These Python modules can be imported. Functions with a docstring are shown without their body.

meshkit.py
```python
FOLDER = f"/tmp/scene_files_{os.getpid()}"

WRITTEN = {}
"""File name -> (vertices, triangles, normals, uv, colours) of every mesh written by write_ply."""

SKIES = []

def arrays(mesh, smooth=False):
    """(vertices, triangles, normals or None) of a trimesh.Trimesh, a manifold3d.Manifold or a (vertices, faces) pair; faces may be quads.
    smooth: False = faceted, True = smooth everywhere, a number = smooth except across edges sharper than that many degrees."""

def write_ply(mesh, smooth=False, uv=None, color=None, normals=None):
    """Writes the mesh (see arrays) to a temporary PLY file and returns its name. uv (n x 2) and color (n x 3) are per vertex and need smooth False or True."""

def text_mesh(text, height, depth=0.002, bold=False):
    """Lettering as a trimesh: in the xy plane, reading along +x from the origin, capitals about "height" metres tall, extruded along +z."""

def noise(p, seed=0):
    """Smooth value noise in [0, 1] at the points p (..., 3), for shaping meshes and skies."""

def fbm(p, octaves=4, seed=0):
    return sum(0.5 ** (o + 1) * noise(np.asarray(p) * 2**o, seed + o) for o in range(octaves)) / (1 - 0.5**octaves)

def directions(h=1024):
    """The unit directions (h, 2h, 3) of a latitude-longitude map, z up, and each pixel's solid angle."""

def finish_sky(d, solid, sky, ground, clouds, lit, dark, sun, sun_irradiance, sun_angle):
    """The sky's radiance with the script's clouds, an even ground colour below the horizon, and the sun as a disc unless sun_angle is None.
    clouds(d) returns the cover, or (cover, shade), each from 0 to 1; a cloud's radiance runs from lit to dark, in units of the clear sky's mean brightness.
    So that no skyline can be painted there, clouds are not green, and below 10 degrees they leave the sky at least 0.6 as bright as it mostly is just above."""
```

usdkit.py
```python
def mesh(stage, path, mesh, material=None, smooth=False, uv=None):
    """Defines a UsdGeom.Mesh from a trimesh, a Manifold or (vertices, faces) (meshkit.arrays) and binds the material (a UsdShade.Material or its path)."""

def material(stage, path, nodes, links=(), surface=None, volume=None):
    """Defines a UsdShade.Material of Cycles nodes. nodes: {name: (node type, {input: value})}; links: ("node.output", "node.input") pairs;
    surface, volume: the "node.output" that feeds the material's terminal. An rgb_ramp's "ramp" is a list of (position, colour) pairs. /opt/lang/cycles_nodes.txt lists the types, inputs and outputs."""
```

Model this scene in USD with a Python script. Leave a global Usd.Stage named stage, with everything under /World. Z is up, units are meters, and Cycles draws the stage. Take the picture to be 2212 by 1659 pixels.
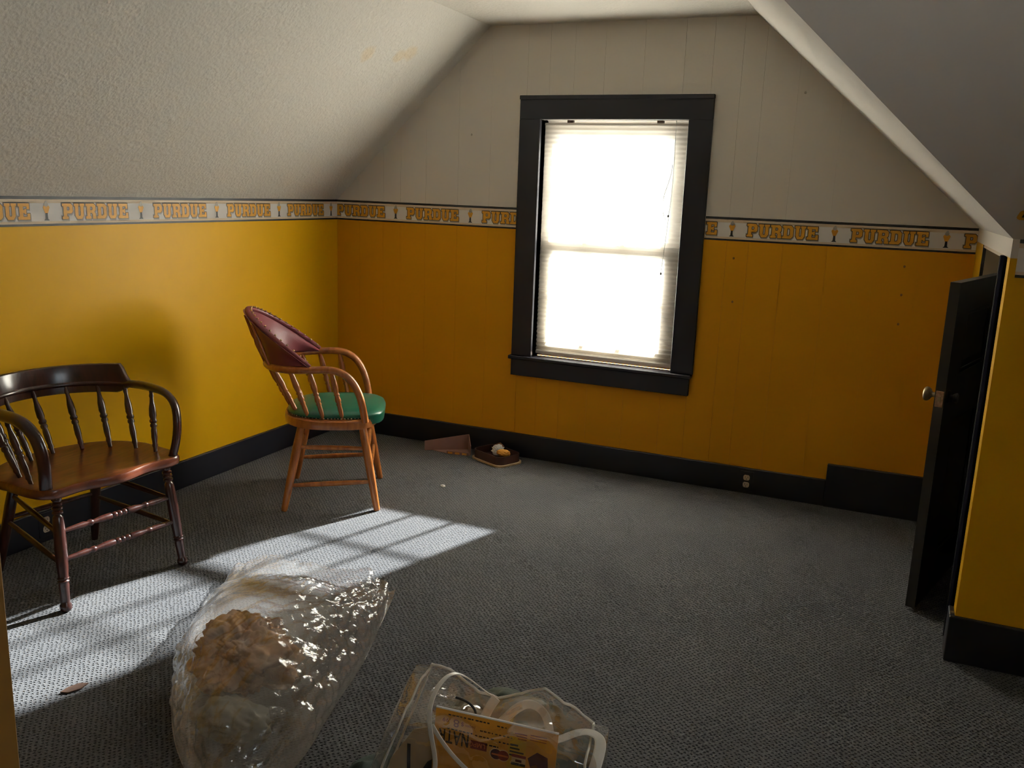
import math, random
import numpy as np, trimesh, usdkit, meshkit
import manifold3d as m3
from shapely.geometry import Polygon, box as sbox, Point
from shapely.ops import unary_union
from shapely import affinity
from pxr import Usd, UsdGeom, UsdLux, Gf, Sdf

stage = Usd.Stage.CreateInMemory()
UsdGeom.SetStageUpAxis(stage, 'Z')
UsdGeom.Xform.Define(stage, '/World')
rng = np.random.default_rng(7)

# ------------------------------------------------------------------ camera
cam = UsdGeom.Camera.Define(stage, '/World/camera')
RX, UP, FW = (0.915501, 0.400672, 0.036328), (-0.117625, 0.180221, 0.976568), (-0.384736, 0.898322, -0.212121)
CP = (3.2199, -4.6802, 1.534)
cam.AddTransformOp().Set(Gf.Matrix4d(*RX, 0, *UP, 0, *[-v for v in FW], 0, *CP, 1))
cam.CreateHorizontalApertureAttr(36.0)
cam.CreateVerticalApertureAttr(27.0)
cam.CreateFocalLengthAttr(36.0 * 0.8669)
cam.CreateClippingRangeAttr((0.02, 500))
cam.CreateExposureAttr(-0.5)

# ------------------------------------------------------------------ sky and sun
dome = UsdLux.DomeLight.Define(stage, '/World/sky')
dome.CreateColorAttr((0.86, 0.93, 1.0))
dome.CreateIntensityAttr(2.4)
sun = UsdLux.DistantLight.Define(stage, '/World/sun')
SUN = np.array([-0.575, -1.78, -1.0]); SUN /= np.linalg.norm(SUN)
zx = -SUN; xx = np.cross((0, 0, 1.0), zx); xx /= np.linalg.norm(xx); yx = np.cross(zx, xx)
sun.AddTransformOp().Set(Gf.Matrix4d(*map(float, xx), 0, *map(float, yx), 0, *map(float, zx), 0, 0, 0, 8, 1))
sun.CreateAngleAttr(1.3)
sun.CreateColorAttr((0.97, 0.98, 1.0))
sun.CreateIntensityAttr(135.0)
sun.CreateNormalizeAttr(True)

# ------------------------------------------------------------------ helpers
used = {}


def numbered(parent, name):
    k = used.get((parent, name), 0)
    used[(parent, name)] = k + 1
    return f'{parent}/{name}' if k == 0 else f'{parent}/{name}_{k:03d}'


def path_of(parent):
    return '/World' if parent is None else str(parent.GetPath())


def tag(prim, label=None, cat=None, group=None, kind=None):
    for k, v in (('label', label), ('category', cat), ('group', group), ('kind', kind)):
        if v:
            prim.SetCustomDataByKey(k, v)
    return prim


def thing(name, label=None, cat=None, loc=(0, 0, 0), rotz=0.0, group=None, kind=None):
    x = UsdGeom.Xform.Define(stage, numbered('/World', name))
    x.AddTranslateOp().Set(Gf.Vec3d(*map(float, loc)))
    x.AddRotateZOp().Set(float(rotz))
    return tag(x.GetPrim(), label, cat, group, kind)


def obj(name, mesh, m, parent=None, label=None, smooth=False, **kw):
    p = usdkit.mesh(stage, numbered(path_of(parent), name), mesh, m, smooth=smooth).GetPrim()
    return tag(p, label, **kw)


def cat(ms):
    return trimesh.util.concatenate([m for m in ms if m is not None])


def box(x0, x1, y0, y1, z0, z1, bevel=0.0):
    if bevel <= 0:
        m = trimesh.creation.box((x1 - x0, y1 - y0, z1 - z0))
    else:
        b = bevel
        hx, hy, hz = (x1 - x0) / 2, (y1 - y0) / 2, (z1 - z0) / 2
        pts = []
        for sx in (-1, 1):
            for sy in (-1, 1):
                for sz in (-1, 1):
                    pts += [(sx * (hx - b), sy * (hy - b), sz * hz), (sx * (hx - b), sy * hy, sz * (hz - b)), (sx * hx, sy * (hy - b), sz * (hz - b))]
        m = trimesh.Trimesh(pts, trimesh.convex.convex_hull(np.array(pts)).faces, process=False)
        m = trimesh.convex.convex_hull(np.array(pts))
    m.apply_translation(((x0 + x1) / 2, (y0 + y1) / 2, (z0 + z1) / 2))
    return m


def prism(poly, depth, origin, u, v):
    """Extrudes a shapely polygon (u, v plane) by depth along u x v, starting at origin."""
    geoms = getattr(poly, 'geoms', [poly])
    m = cat([trimesh.creation.extrude_polygon(g, depth, engine='earcut') for g in geoms if g.area > 1e-9])
    u, v = np.array(u, float), np.array(v, float)
    n = np.cross(u, v)
    T = np.eye(4)
    T[:3, 0], T[:3, 1], T[:3, 2], T[:3, 3] = u, v, n, origin
    m.apply_transform(T)
    return m


def slab(pts, n, depth):
    """A thick sheet: planar 3-D polygon pts pushed by depth along n."""
    pts = np.array(pts, float); n = np.array(n, float) / np.linalg.norm(n)
    u = pts[1] - pts[0]; u /= np.linalg.norm(u); v = np.cross(n, u)
    p2 = [((q - pts[0]) @ u, (q - pts[0]) @ v) for q in pts]
    return prism(Polygon(p2).buffer(0), depth, pts[0], u, v)


def sweep(path, ru, rv=None, n=12, up=(0, 0, 1), caps=True, square=0.0):
    """Sweeps an ellipse (ru along the side, rv along up) along a path."""
    P = np.asarray(path, float); N = len(P)
    ru = np.broadcast_to(ru, N); rv = ru if rv is None else np.broadcast_to(rv, N)
    T = np.gradient(P, axis=0); T /= np.linalg.norm(T, axis=1, keepdims=True)
    U = np.array(up, float); V = []
    a = np.linspace(0, 2 * np.pi, n, endpoint=False)
    c, s = np.cos(a), np.sin(a)
    if square > 0:
        k = np.maximum(np.abs(c), np.abs(s)) ** -square
        c, s = c * k, s * k
    prev = None
    for i in range(N):
        side = np.cross(T[i], U if prev is None else prev)
        if np.linalg.norm(side) < 1e-6:
            side = np.cross(T[i], (1, 0.01, 0))
        side /= np.linalg.norm(side)
        upv = np.cross(side, T[i]); prev = upv
        V.append(P[i] + np.outer(c * ru[i], side) + np.outer(s * rv[i], upv))
    V = np.vstack(V); F = []
    for i in range(N - 1):
        for j in range(n):
            k = (j + 1) % n
            F += [(i * n + j, i * n + k, (i + 1) * n + k), (i * n + j, (i + 1) * n + k, (i + 1) * n + j)]
    if caps:
        V = np.vstack([V, P[0], P[-1]])
        for j in range(n):
            k = (j + 1) % n
            F += [(N * n, k, j), (N * n + 1, (N - 1) * n + j, (N - 1) * n + k)]
    m = trimesh.Trimesh(V, F, process=False)
    if m.volume < 0:
        m.invert()
    return m


def turned(p0, p1, prof, n=14):
    """A turned piece from p0 to p1: prof is a list of (t, radius)."""
    p0, p1 = np.array(p0, float), np.array(p1, float)
    t = np.array([q[0] for q in prof]); r = np.array([q[1] for q in prof])
    return sweep(p0 + np.outer(t, p1 - p0), r, n=n, up=(0.3, 0.9, 0.1))


def spline(pts, n):
    from scipy.interpolate import CubicSpline
    pts = np.array(pts, float)
    d = np.r_[0, np.cumsum(np.linalg.norm(np.diff(pts, axis=0), axis=1))]
    return CubicSpline(d, pts)(np.linspace(0, d[-1], n))


def ball(c, r, sub=2, scale=(1, 1, 1)):
    m = trimesh.creation.icosphere(sub, 1.0)
    m.apply_scale(np.array(scale) * r); m.apply_translation(c)
    return m


def move(m, loc=(0, 0, 0), rz=0.0):
    m = m.copy()
    m.apply_transform(trimesh.transformations.rotation_matrix(rz, (0, 0, 1))); m.apply_translation(loc)
    return m


def grid_mesh(V):
    """Triangles of an (n, m, 3) grid of points."""
    n, m = V.shape[:2]
    i, j = np.meshgrid(np.arange(n - 1), np.arange(m - 1), indexing='ij')
    a = (i * m + j).ravel(); b = a + 1; c = a + m; d = c + 1
    return trimesh.Trimesh(V.reshape(-1, 3), np.vstack([np.c_[a, c, d], np.c_[a, d, b]]), process=False)


# ------------------------------------------------------------------ materials
def mat(name, col, rough=0.5, var=0.0, vscale=4.0, bump=0.0, bscale=60.0, bdist=0.01, metallic=0.0, spec=0.5, coat=0.0, coords='geometry.position', detail=3, sheen=0.0):
    nodes = {'p': ('principled_bsdf', {'base_color': col, 'roughness': rough, 'metallic': metallic, 'specular_ior_level': spec, 'coat_weight': coat, 'coat_roughness': 0.08, 'sheen_weight': sheen})}
    links = []
    if coords.startswith('geometry'):
        nodes['geometry'] = ('geometry', {})
    else:
        nodes['texture_coordinate'] = ('texture_coordinate', {})
    if var > 0:
        c = np.array(col)
        nodes['n'] = ('noise_texture', {'scale': vscale, 'detail': 4.0})
        nodes['r'] = ('rgb_ramp', {'ramp': [(0.25, tuple(c * (1 - var))), (0.75, tuple(np.minimum(c * (1 + var), 1)))]})
        links += [(coords, 'n.vector'), ('n.fac', 'r.fac'), ('r.color', 'p.base_color')]
    if bump > 0:
        nodes['bn'] = ('noise_texture', {'scale': bscale, 'detail': float(detail)})
        nodes['b'] = ('bump', {'strength': bump, 'distance': bdist})
        links += [(coords, 'bn.vector'), ('bn.fac', 'b.height'), ('b.normal', 'p.normal')]
    return usdkit.material(stage, f'/World/Looks/{name}', nodes, links, surface='p.BSDF')


def wood(name, dark, light, rough, scale, coat=0.3):
    nodes = {'tc': ('geometry', {}), 'm': ('mapping', {'scale': scale}), 'w': ('noise_texture', {'scale': 1.0, 'detail': 5.0, 'distortion': 0.6}),
             'r': ('rgb_ramp', {'ramp': [(0.3, dark), (0.7, light)]}),
             'p': ('principled_bsdf', {'roughness': rough, 'coat_weight': coat, 'coat_roughness': 0.15}),
             'b': ('bump', {'strength': 0.12, 'distance': 0.002})}
    links = [('tc.position', 'm.vector'), ('m.vector', 'w.vector'), ('w.fac', 'r.fac'), ('r.color', 'p.base_color'), ('w.fac', 'b.height'), ('b.normal', 'p.normal')]
    return usdkit.material(stage, f'/World/Looks/{name}', nodes, links, surface='p.BSDF')


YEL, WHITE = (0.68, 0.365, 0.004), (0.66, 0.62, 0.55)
PAINT_Z = 1.385


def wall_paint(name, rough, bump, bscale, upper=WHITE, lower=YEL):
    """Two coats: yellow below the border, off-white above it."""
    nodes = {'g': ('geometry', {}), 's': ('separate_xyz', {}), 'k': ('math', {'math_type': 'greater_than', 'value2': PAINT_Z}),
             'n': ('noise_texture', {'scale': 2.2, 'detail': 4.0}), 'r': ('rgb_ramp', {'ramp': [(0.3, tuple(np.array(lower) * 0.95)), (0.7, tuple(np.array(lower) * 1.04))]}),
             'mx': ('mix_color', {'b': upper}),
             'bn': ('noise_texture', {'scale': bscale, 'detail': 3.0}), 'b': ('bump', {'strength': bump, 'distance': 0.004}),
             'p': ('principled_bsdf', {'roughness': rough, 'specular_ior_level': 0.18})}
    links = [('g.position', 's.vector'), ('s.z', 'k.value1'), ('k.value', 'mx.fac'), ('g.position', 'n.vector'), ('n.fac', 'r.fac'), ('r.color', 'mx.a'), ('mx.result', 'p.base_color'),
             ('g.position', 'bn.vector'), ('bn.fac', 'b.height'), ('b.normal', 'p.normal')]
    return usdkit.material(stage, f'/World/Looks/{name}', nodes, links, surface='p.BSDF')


M = {}
M['wall_smooth'] = wall_paint('wall_smooth', 0.42, 0.25, 14)
M['wall_panel'] = wall_paint('wall_panel', 0.55, 0.15, 60, lower=(0.57, 0.255, 0.003))  # lower yellow deepened so the colour itself holds this backlit wall's shade
M['white'] = mat('white_plain', WHITE, 0.7, 0.04, 3, 0.25, 90, 0.004)
M['trim'] = mat('trim_navy', (0.0055, 0.006, 0.012), 0.45, 0.25, 6, 0.15, 40, 0.003)
M['trim_matte'] = mat('trim_matte', (0.006, 0.006, 0.009), 1.0, 0.2, 6, spec=0.0)
M['jamb_beige'] = mat('jamb_beige', (0.42, 0.34, 0.23), 0.7, 0.1, 4)
M['door'] = mat('door_black', (0.030, 0.028, 0.027), 0.42, 0.25, 5, 0.2, 30, 0.003)
M['closet'] = mat('closet_plaster', (0.34, 0.28, 0.20), 0.8, 0.15, 3)
M['frame_white'] = mat('frame_white', (0.72, 0.68, 0.62), 0.5)
M['ext'] = mat('exterior_ground', (0.22, 0.21, 0.19), 0.9, 0.3, 0.4)


def textured_ceiling():
    nodes = {'g': ('geometry', {}), 'bn': ('noise_texture', {'scale': 46.0, 'detail': 3.0, 'roughness': 0.6}), 'bv': ('voronoi_texture', {'scale': 75.0, 'feature': 'smooth_f1', 'smoothness': 0.6}),
             'ad': ('math', {'math_type': 'multiply', 'value2': 0.5}), 'a2': ('math', {'math_type': 'add'}),
             'b': ('bump', {'strength': 0.42, 'distance': 0.008}), 'n': ('noise_texture', {'scale': 9.0, 'detail': 3.0}),
             'p': ('principled_bsdf', {'roughness': 0.8, 'specular_ior_level': 0.25})}
    links = [('g.position', 'bn.vector'), ('g.position', 'bv.vector'), ('bv.distance', 'ad.value1'), ('ad.value', 'a2.value1'), ('bn.fac', 'a2.value2'), ('a2.value', 'b.height'), ('b.normal', 'p.normal'), ('g.position', 'n.vector')]
    prev = None
    for i, (c, r) in enumerate((((0.734, -0.813, 2.15), 0.055), ((0.80, -0.49, 2.21), 0.06), ((0.76, -0.56, 2.175), 0.05))):
        nodes[f'd{i}'] = ('vector_math', {'math_type': 'distance', 'vector2': c})
        nodes[f'j{i}'] = ('math', {'math_type': 'multiply_add', 'value2': 0.09, 'value3': -0.045})
        nodes[f's{i}'] = ('math', {'math_type': 'add'})
        nodes[f'm{i}'] = ('map_range', {'from_min': r, 'from_max': r * 0.55, 'to_min': 0.0, 'to_max': 0.4, 'clamp': True})
        nodes[f'x{i}'] = ('mix_color', {'b': (0.70, 0.52, 0.27)})
        links += [('g.position', f'd{i}.vector1'), ('n.fac', f'j{i}.value1'), (f'd{i}.value', f's{i}.value1'), (f'j{i}.value', f's{i}.value2'), (f's{i}.value', f'm{i}.value'), (f'm{i}.result', f'x{i}.fac')]
        if prev:
            links.append((f'{prev}.result', f'x{i}.a'))
        else:
            nodes[f'x{i}'][1]['a'] = (0.70, 0.67, 0.61)
        prev = f'x{i}'
    links.append((f'{prev}.result', 'p.base_color'))
    return usdkit.material(stage, '/World/Looks/ceiling_textured', nodes, links, surface='p.BSDF')


M['ceiling'] = textured_ceiling()


def carpet():
    nodes = {'g': ('geometry', {}), 'm': ('mapping', {'rotation': (0, 0, math.radians(40)), 'scale': (82, 70, 1)}),
             'v': ('voronoi_texture', {'dimensions': '2D', 'scale': 1.0, 'randomness': 0.38}),
             'pit': ('map_range', {'from_min': 0.12, 'from_max': 0.34, 'to_min': 0.0, 'to_max': 1.0, 'clamp': True}),
             'n': ('noise_texture', {'scale': 2.0, 'detail': 5.0}), 'n2': ('noise_texture', {'scale': 330.0, 'detail': 2.0}),
             'r': ('rgb_ramp', {'ramp': [(0.3, (0.058, 0.059, 0.063)), (0.7, (0.084, 0.083, 0.083))]}),
             'r2': ('rgb_ramp', {'ramp': [(0.3, (0.62, 0.62, 0.63)), (0.72, (1.3, 1.3, 1.28))]}),
             'mu': ('mix_color', {'blend_type': 'multiply', 'fac': 1.0}),
             'mx': ('mix_color', {'a': (0.016, 0.016, 0.018)}),
             'sm': ('math', {'math_type': 'multiply_add', 'value2': 0.4}),
             'b': ('bump', {'strength': 0.9, 'distance': 0.006}),
             'p': ('principled_bsdf', {'roughness': 0.95, 'specular_ior_level': 0.1, 'sheen_weight': 0.15})}
    links = [('g.position', 'm.vector'), ('m.vector', 'v.vector'), ('v.distance', 'pit.value'), ('g.position', 'n.vector'), ('g.position', 'n2.vector'), ('n.fac', 'r.fac'), ('n2.fac', 'r2.fac'),
             ('r.color', 'mu.a'), ('r2.color', 'mu.b'), ('pit.result', 'mx.fac'), ('mu.result', 'mx.b'), ('mx.result', 'p.base_color'),
             ('n2.fac', 'sm.value1'), ('pit.result', 'sm.value3'), ('sm.value', 'b.height'), ('b.normal', 'p.normal')]
    return usdkit.material(stage, '/World/Looks/carpet', nodes, links, surface='p.BSDF')


M['carpet'] = carpet()
M['mahogany'] = wood('mahogany', (0.018, 0.005, 0.004), (0.052, 0.013, 0.008), 0.26, (14, 60, 14), 0.5)
M['mahogany_seat'] = wood('mahogany_seat', (0.075, 0.016, 0.006), (0.165, 0.042, 0.013), 0.30, (60, 8, 30), 0.4)
M['oak'] = wood('oak', (0.25, 0.072, 0.013), (0.45, 0.150, 0.028), 0.32, (40, 40, 9), 0.35)
M['burgundy'] = mat('burgundy_vinyl', (0.165, 0.028, 0.036), 0.42, 0.12, 8, 0.15, 400, 0.002)
M['green'] = mat('green_vinyl', (0.008, 0.105, 0.060), 0.30, 0.1, 6, 0.1, 400, 0.002)
M['brass'] = mat('brass', (0.62, 0.44, 0.22), 0.35, metallic=1.0)
M['brass_worn'] = mat('brass_worn', (0.36, 0.28, 0.17), 0.38, 0.35, 60, metallic=1.0)
M['copper'] = mat('latch_copper', (0.42, 0.27, 0.19), 0.45, 0.4, 90, metallic=0.7)
M['outlet'] = mat('outlet_beige', (0.58, 0.47, 0.36), 0.4)
M['slot'] = mat('outlet_slot', (0.01, 0.01, 0.01), 0.6)
M['paper'] = mat('border_paper', (0.74, 0.72, 0.69), 0.5)
M['cream'] = mat('border_cream', (0.66, 0.53, 0.37), 0.5)
M['ink'] = mat('border_ink', (0.012, 0.014, 0.018), 0.5)
M['gold'] = mat('border_gold', (0.62, 0.29, 0.014), 0.5, 0.15, 40)
M['ink_brown'] = mat('border_outline', (0.050, 0.036, 0.022), 0.5)
M['cardboard'] = mat('cardboard', (0.24, 0.125, 0.095), 0.8, 0.15, 12)
M['dark_brown'] = mat('dark_brown_card', (0.050, 0.017, 0.010), 0.5, 0.2, 14)
M['tan'] = mat('tan_rim', (0.42, 0.29, 0.16), 0.8, 0.2, 60)
M['white_paper'] = mat('white_paper', (0.80, 0.80, 0.80), 0.8)
M['orange'] = mat('orange_print', (0.66, 0.27, 0.035), 0.6, 0.2, 30)
M['amber'] = mat('amber_cloth', (0.72, 0.33, 0.04), 0.7, 0.15, 30)

# ================================================================== the setting
W, ZT, ZB, ZC = 3.534, 1.4447, 1.3254, 2.4145
XL, XR = 1.0092, 2.4488
SR = (ZC - ZT) / (W - XR)
YD = -1.47                      # cheek wall of the cross gable
YV = YD - (W - XR)              # where its slope reaches the flat ceiling
YD2, YV2 = -5.29, -4.205
YE, XE = -6.3, 5.3
T = 0.10

fl = box(-0.2, XE + 0.2, YE - 0.2, 0.2, -0.12, 0.0)
obj('floor', fl, M['carpet'], label='grey looped carpet with dark pin-dot weave', kind='structure')
obj('ground', box(-30, 36, -36, 30, -3.3, -3.0), M['ext'], label='ground outside below the windows', kind='structure')

# window wall: panel boards with grooves in front of a solid core
gable = Polygon([(0, 0), (W, 0), (W, ZT), (XR, ZC), (XL, ZC), (0, ZT)])
WX0, WX1, WZ0, WZ1 = 1.333, 2.149, 0.600, 1.925
hole = sbox(WX0, WZ0, WX1, WZ1)
M['nail'] = mat('nail_spot', (0.20, 0.10, 0.012), 0.6)
M['shade_grey'] = mat('border_shadow', (0.36, 0.33, 0.28), 0.5)
wb = thing('wall_back', 'panelled window wall, off-white above the border, yellow below', kind='structure')
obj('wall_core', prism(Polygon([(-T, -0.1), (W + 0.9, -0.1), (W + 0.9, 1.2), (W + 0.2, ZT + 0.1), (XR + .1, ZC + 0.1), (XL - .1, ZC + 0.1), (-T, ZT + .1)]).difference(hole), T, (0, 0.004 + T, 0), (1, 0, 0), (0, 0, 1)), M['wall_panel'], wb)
grooves = [0, .16, .33, .45, .62, .83, 1.03, 1.241, 1.37, 1.51, 1.678, 1.89, 2.10, 2.244, 2.39, 2.50, 2.668, 2.88, 3.10, 3.30, W]
for a, b in zip(grooves[:-1], grooves[1:]):
    g = gable.intersection(sbox(a + 0.0004, -1, b - 0.0004, 5)).difference(hole.buffer(0.03))
    m = prism(g, 0.004, (0, 0.004, 0), (1, 0, 0), (0, 0, 1))
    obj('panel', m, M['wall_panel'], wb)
for x, z in ((.91, 1.838), (2.443, 1.014), (3.241, 1.113), (3.244, .971), (3.239, 1.249), (2.43, 1.238), (2.702, 2.051)):
    obj('nail_head', ball((x, -0.0005, z), 0.0055, 1, (1, .35, 1.2)), M['shade_grey'] if z > PAINT_Z else M['nail'], wb)

obj('wall_left', box(-T, 0, YE, 0.12, -0.1, ZT + 0.005), M['wall_smooth'], label='yellow knee wall on the left', kind='structure')

# right knee wall with the closet opening
OY0, OY1, OZ = -1.345, -0.37, 1.385
kw = Polygon([(YD + .0, 0), (0.1, 0), (0.1, ZT), (YD, ZT)]).difference(sbox(OY0, -1, OY1, OZ))
obj('wall_right', prism(kw, T, (W, 0, 0), (0, 1, 0), (0, 0, 1)), M['wall_smooth'], label='yellow knee wall on the right holding the closet opening', kind='structure')
obj('wall_alcove', box(W + T, XE, YD, YD + T, -0.05, ZT), M['wall_smooth'], label='yellow knee wall of the right alcove', kind='structure')
obj('wall_alcove_far', box(W, XE, YD2 - T, YD2, -0.05, ZT), M['wall_smooth'], kind='structure', label='yellow alcove wall behind the photographer')
obj('wall_right_rear', box(W, W + T, YE, YD2, -0.05, ZT), M['wall_smooth'], kind='structure', label='yellow knee wall behind the photographer on the right')
W2 = sbox(-4.50, 0.85, -3.05, 1.85)
endp = Polygon([(YD + .2, -.05), (YD + .2, ZT - .1), (YD, ZT + .1), (YV, ZC + .1), (YV2, ZC + .1), (YD2, ZT + .1), (YD2 - .2, ZT - .1), (YD2 - .2, -.05)]).difference(W2)
obj('wall_alcove_end', prism(endp, T, (XE, 0, 0), (0, 1, 0), (0, 0, 1)), M['wall_smooth'], kind='structure', label='end wall of the right alcove with its window')
obj('wall_front', prism(Polygon([(-.2, -.05), (W + .2, -.05), (W + .2, ZT), (XR, ZC + .12), (XL, ZC + .12), (-.2, ZT)]), T, (0, YE, 0), (1, 0, 0), (0, 0, 1)), M['wall_smooth'], kind='structure', label='wall behind the photographer')
# short partition beside the photographer
FX, FY = 1.50, -3.4545
obj('wall_near', box(0, FX, FY - T, FY, 0, 1.02, .004), mat('near_wall_shaded_yellow', (0.24, 0.12, 0.018), 0.55, 0.1, 5), kind='structure', label='yellow half-height partition end with shade painted in, at the lower left edge')  # yellow darkened to ochre: the shade on this wall is in its colour

# ceilings
cl = thing('ceiling', 'attic ceiling with textured slopes and a flat middle', kind='structure')
e = 0.12


def zl(x): return ZT + (ZC - ZT) / XL * x


def zr(x): return ZT + SR * (W - x)


def zd(y): return ZT + SR * (YD - y)


def zd2(y): return ZT + SR * (y - YD2)


nl = np.cross((XL, 0, ZC - ZT), (0, -1, 0)); nl = nl if nl[2] > 0 else -nl
obj('slope', slab([(-e, YE, zl(-e)), (XL + e, YE, zl(XL + e)), (XL + e, .12, zl(XL + e)), (-e, .12, zl(-e))], nl, 0.06), M['ceiling'], cl)
obj('flat_panel', slab([(XL, YE, ZC), (XR, YE, ZC), (XR, YV2, ZC), (XE + .1, YV2, ZC), (XE + .1, YV, ZC), (XR, YV, ZC), (XR, .12, ZC), (XL, .12, ZC)], (0, 0, 1), 0.06), M['ceiling'], cl)
nr = (SR, 0, 1)
obj('slope', slab([(XR, .12, ZC), (XR, YV, ZC), (W, YD, ZT), (W, YD + .04, ZT), (W + 1.1, YD + .04, zr(W + 1.1)), (W + 1.1, .12, zr(W + 1.1))], nr, 0.06), M['ceiling'], cl)
obj('slope', slab([(XR, YV2, ZC), (W + e, YD2 - e, zr(W + e)), (W + e, YE, zr(W + e)), (XR, YE, ZC)], nr, 0.06), M['ceiling'], cl)
M['slope_plain'] = mat('slope_plain', (0.60, 0.56, 0.52), 0.8, 0.05, 2.5, 0.2, 70, 0.004)
obj('slope', slab([(W, YD, ZT), (XR, YV, ZC), (XE + .1, YV, ZC), (XE + .1, YD, ZT)], (0, SR, 1), 0.06), M['slope_plain'], cl)
obj('slope', slab([(W, YD2, ZT), (XE + .1, YD2, ZT), (XE + .1, YV2, ZC), (XR, YV2, ZC)], (0, -SR, 1), 0.06), M['slope_plain'], cl)
# closet behind the opening
obj('wall_closet', cat([box(W + .75, W + .82, YD + T, .1, -.05, 1.0), box(W + T, W + .8, 0.0, .1, -.05, 1.4)]), M['closet'], kind='structure', label='plaster inside of the eaves closet')

# baseboards
obj('baseboard_left', box(0, 0.02, FY, 0, 0, 0.14, 0.003), M['trim'], kind='structure', label='black baseboard along the left wall')
obj('baseboard_back', box(0.02, 2.999, -0.02, 0, 0, 0.14, 0.003), M['trim'], kind='structure', label='black baseboard under the window wall')
obj('baseboard_back', box(2.999, W - .002, -0.026, 0, 0, 0.227, 0.003), M['trim'], kind='structure', label='taller black baseboard block in the right corner')
obj('baseboard_alcove', box(W - 0.018, XE, YD - 0.02, YD, 0, 0.165, 0.003), M['trim'], kind='structure', label='black baseboard of the right alcove')
obj('baseboard_right', box(W - 0.018, W, YD, OY0 - .045, 0, 0.165, 0.003), M['trim'], kind='structure', label='short black baseboard return beside the closet opening')

# closet opening trim
tr = thing('trim_1', 'black casing of the closet opening', kind='structure')
obj('side_casing', box(W - 0.010, W, OY0 - .045, OY0 + .055, 0, OZ, 0.002), M['trim_matte'], tr)
obj('added_glint_strip', box(W - .013, W, OY0 + .055, OY0 + .062, 0, OZ, .002), M['trim'], tr)  # added glossy strip standing in for the highlight on the casing edge
obj('jamb', box(W, W + T, OY0, OY0 + .016, 0, OZ), M['trim'], tr)
obj('jamb', box(W + .012, W + T, OY1 - .016, OY1, 0, OZ), M['jamb_beige'], tr, 'beige unpainted far jamb')
obj('jamb_edge', box(W, W + .012, OY1 - .016, OY1, 0, OZ), M['trim'], tr)
obj('head_jamb', box(W + .002, W + T, OY0 + .016, OY1 - .016, OZ - .012, OZ), M['jamb_beige'], tr)

# ------------------------------------------------------------------ window 1
w1 = thing('window_1', 'white double-hung window in a wide black casing', kind='structure')
CX0, CX1, CZ1 = 1.212, 2.270, 2.043
obj('head_casing', box(CX0, CX1, -0.022, 0, 1.922, CZ1, 0.002), M['trim'], w1)
obj('head_cap', box(CX0 - .001, CX1 + .001, -0.030, 0, CZ1 - .018, CZ1 + .003, 0.002), M['trim'], w1)
obj('side_casing', box(CX0, WX0 + .001, -0.022, 0, 0.607, 1.922, 0.002), M['trim'], w1)
obj('side_casing', box(WX1 - .001, CX1, -0.022, 0, 0.607, 1.922, 0.002), M['trim'], w1)
obj('stool', box(CX0 - .014, CX1 - .005, -0.040, 0.06, 0.586, 0.607, 0.004), M['trim'], w1)
obj('apron', box(CX0, CX1 - .016, -0.022, 0, 0.490, 0.586, 0.002), M['trim'], w1)
for a, b in ((WX0 - .012, WX0), (WX1, WX1 + .012)):
    obj('jamb', box(a, b, -0.001, 0.10, 0.6, 1.93), M['trim'], w1)
for a, b in ((WX0, WX0 + .012), (WX1 - .012, WX1)):
    obj('stop_bead', box(a, b, 0.054, 0.0625, 0.607, 1.925), M['trim'], w1)
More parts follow.
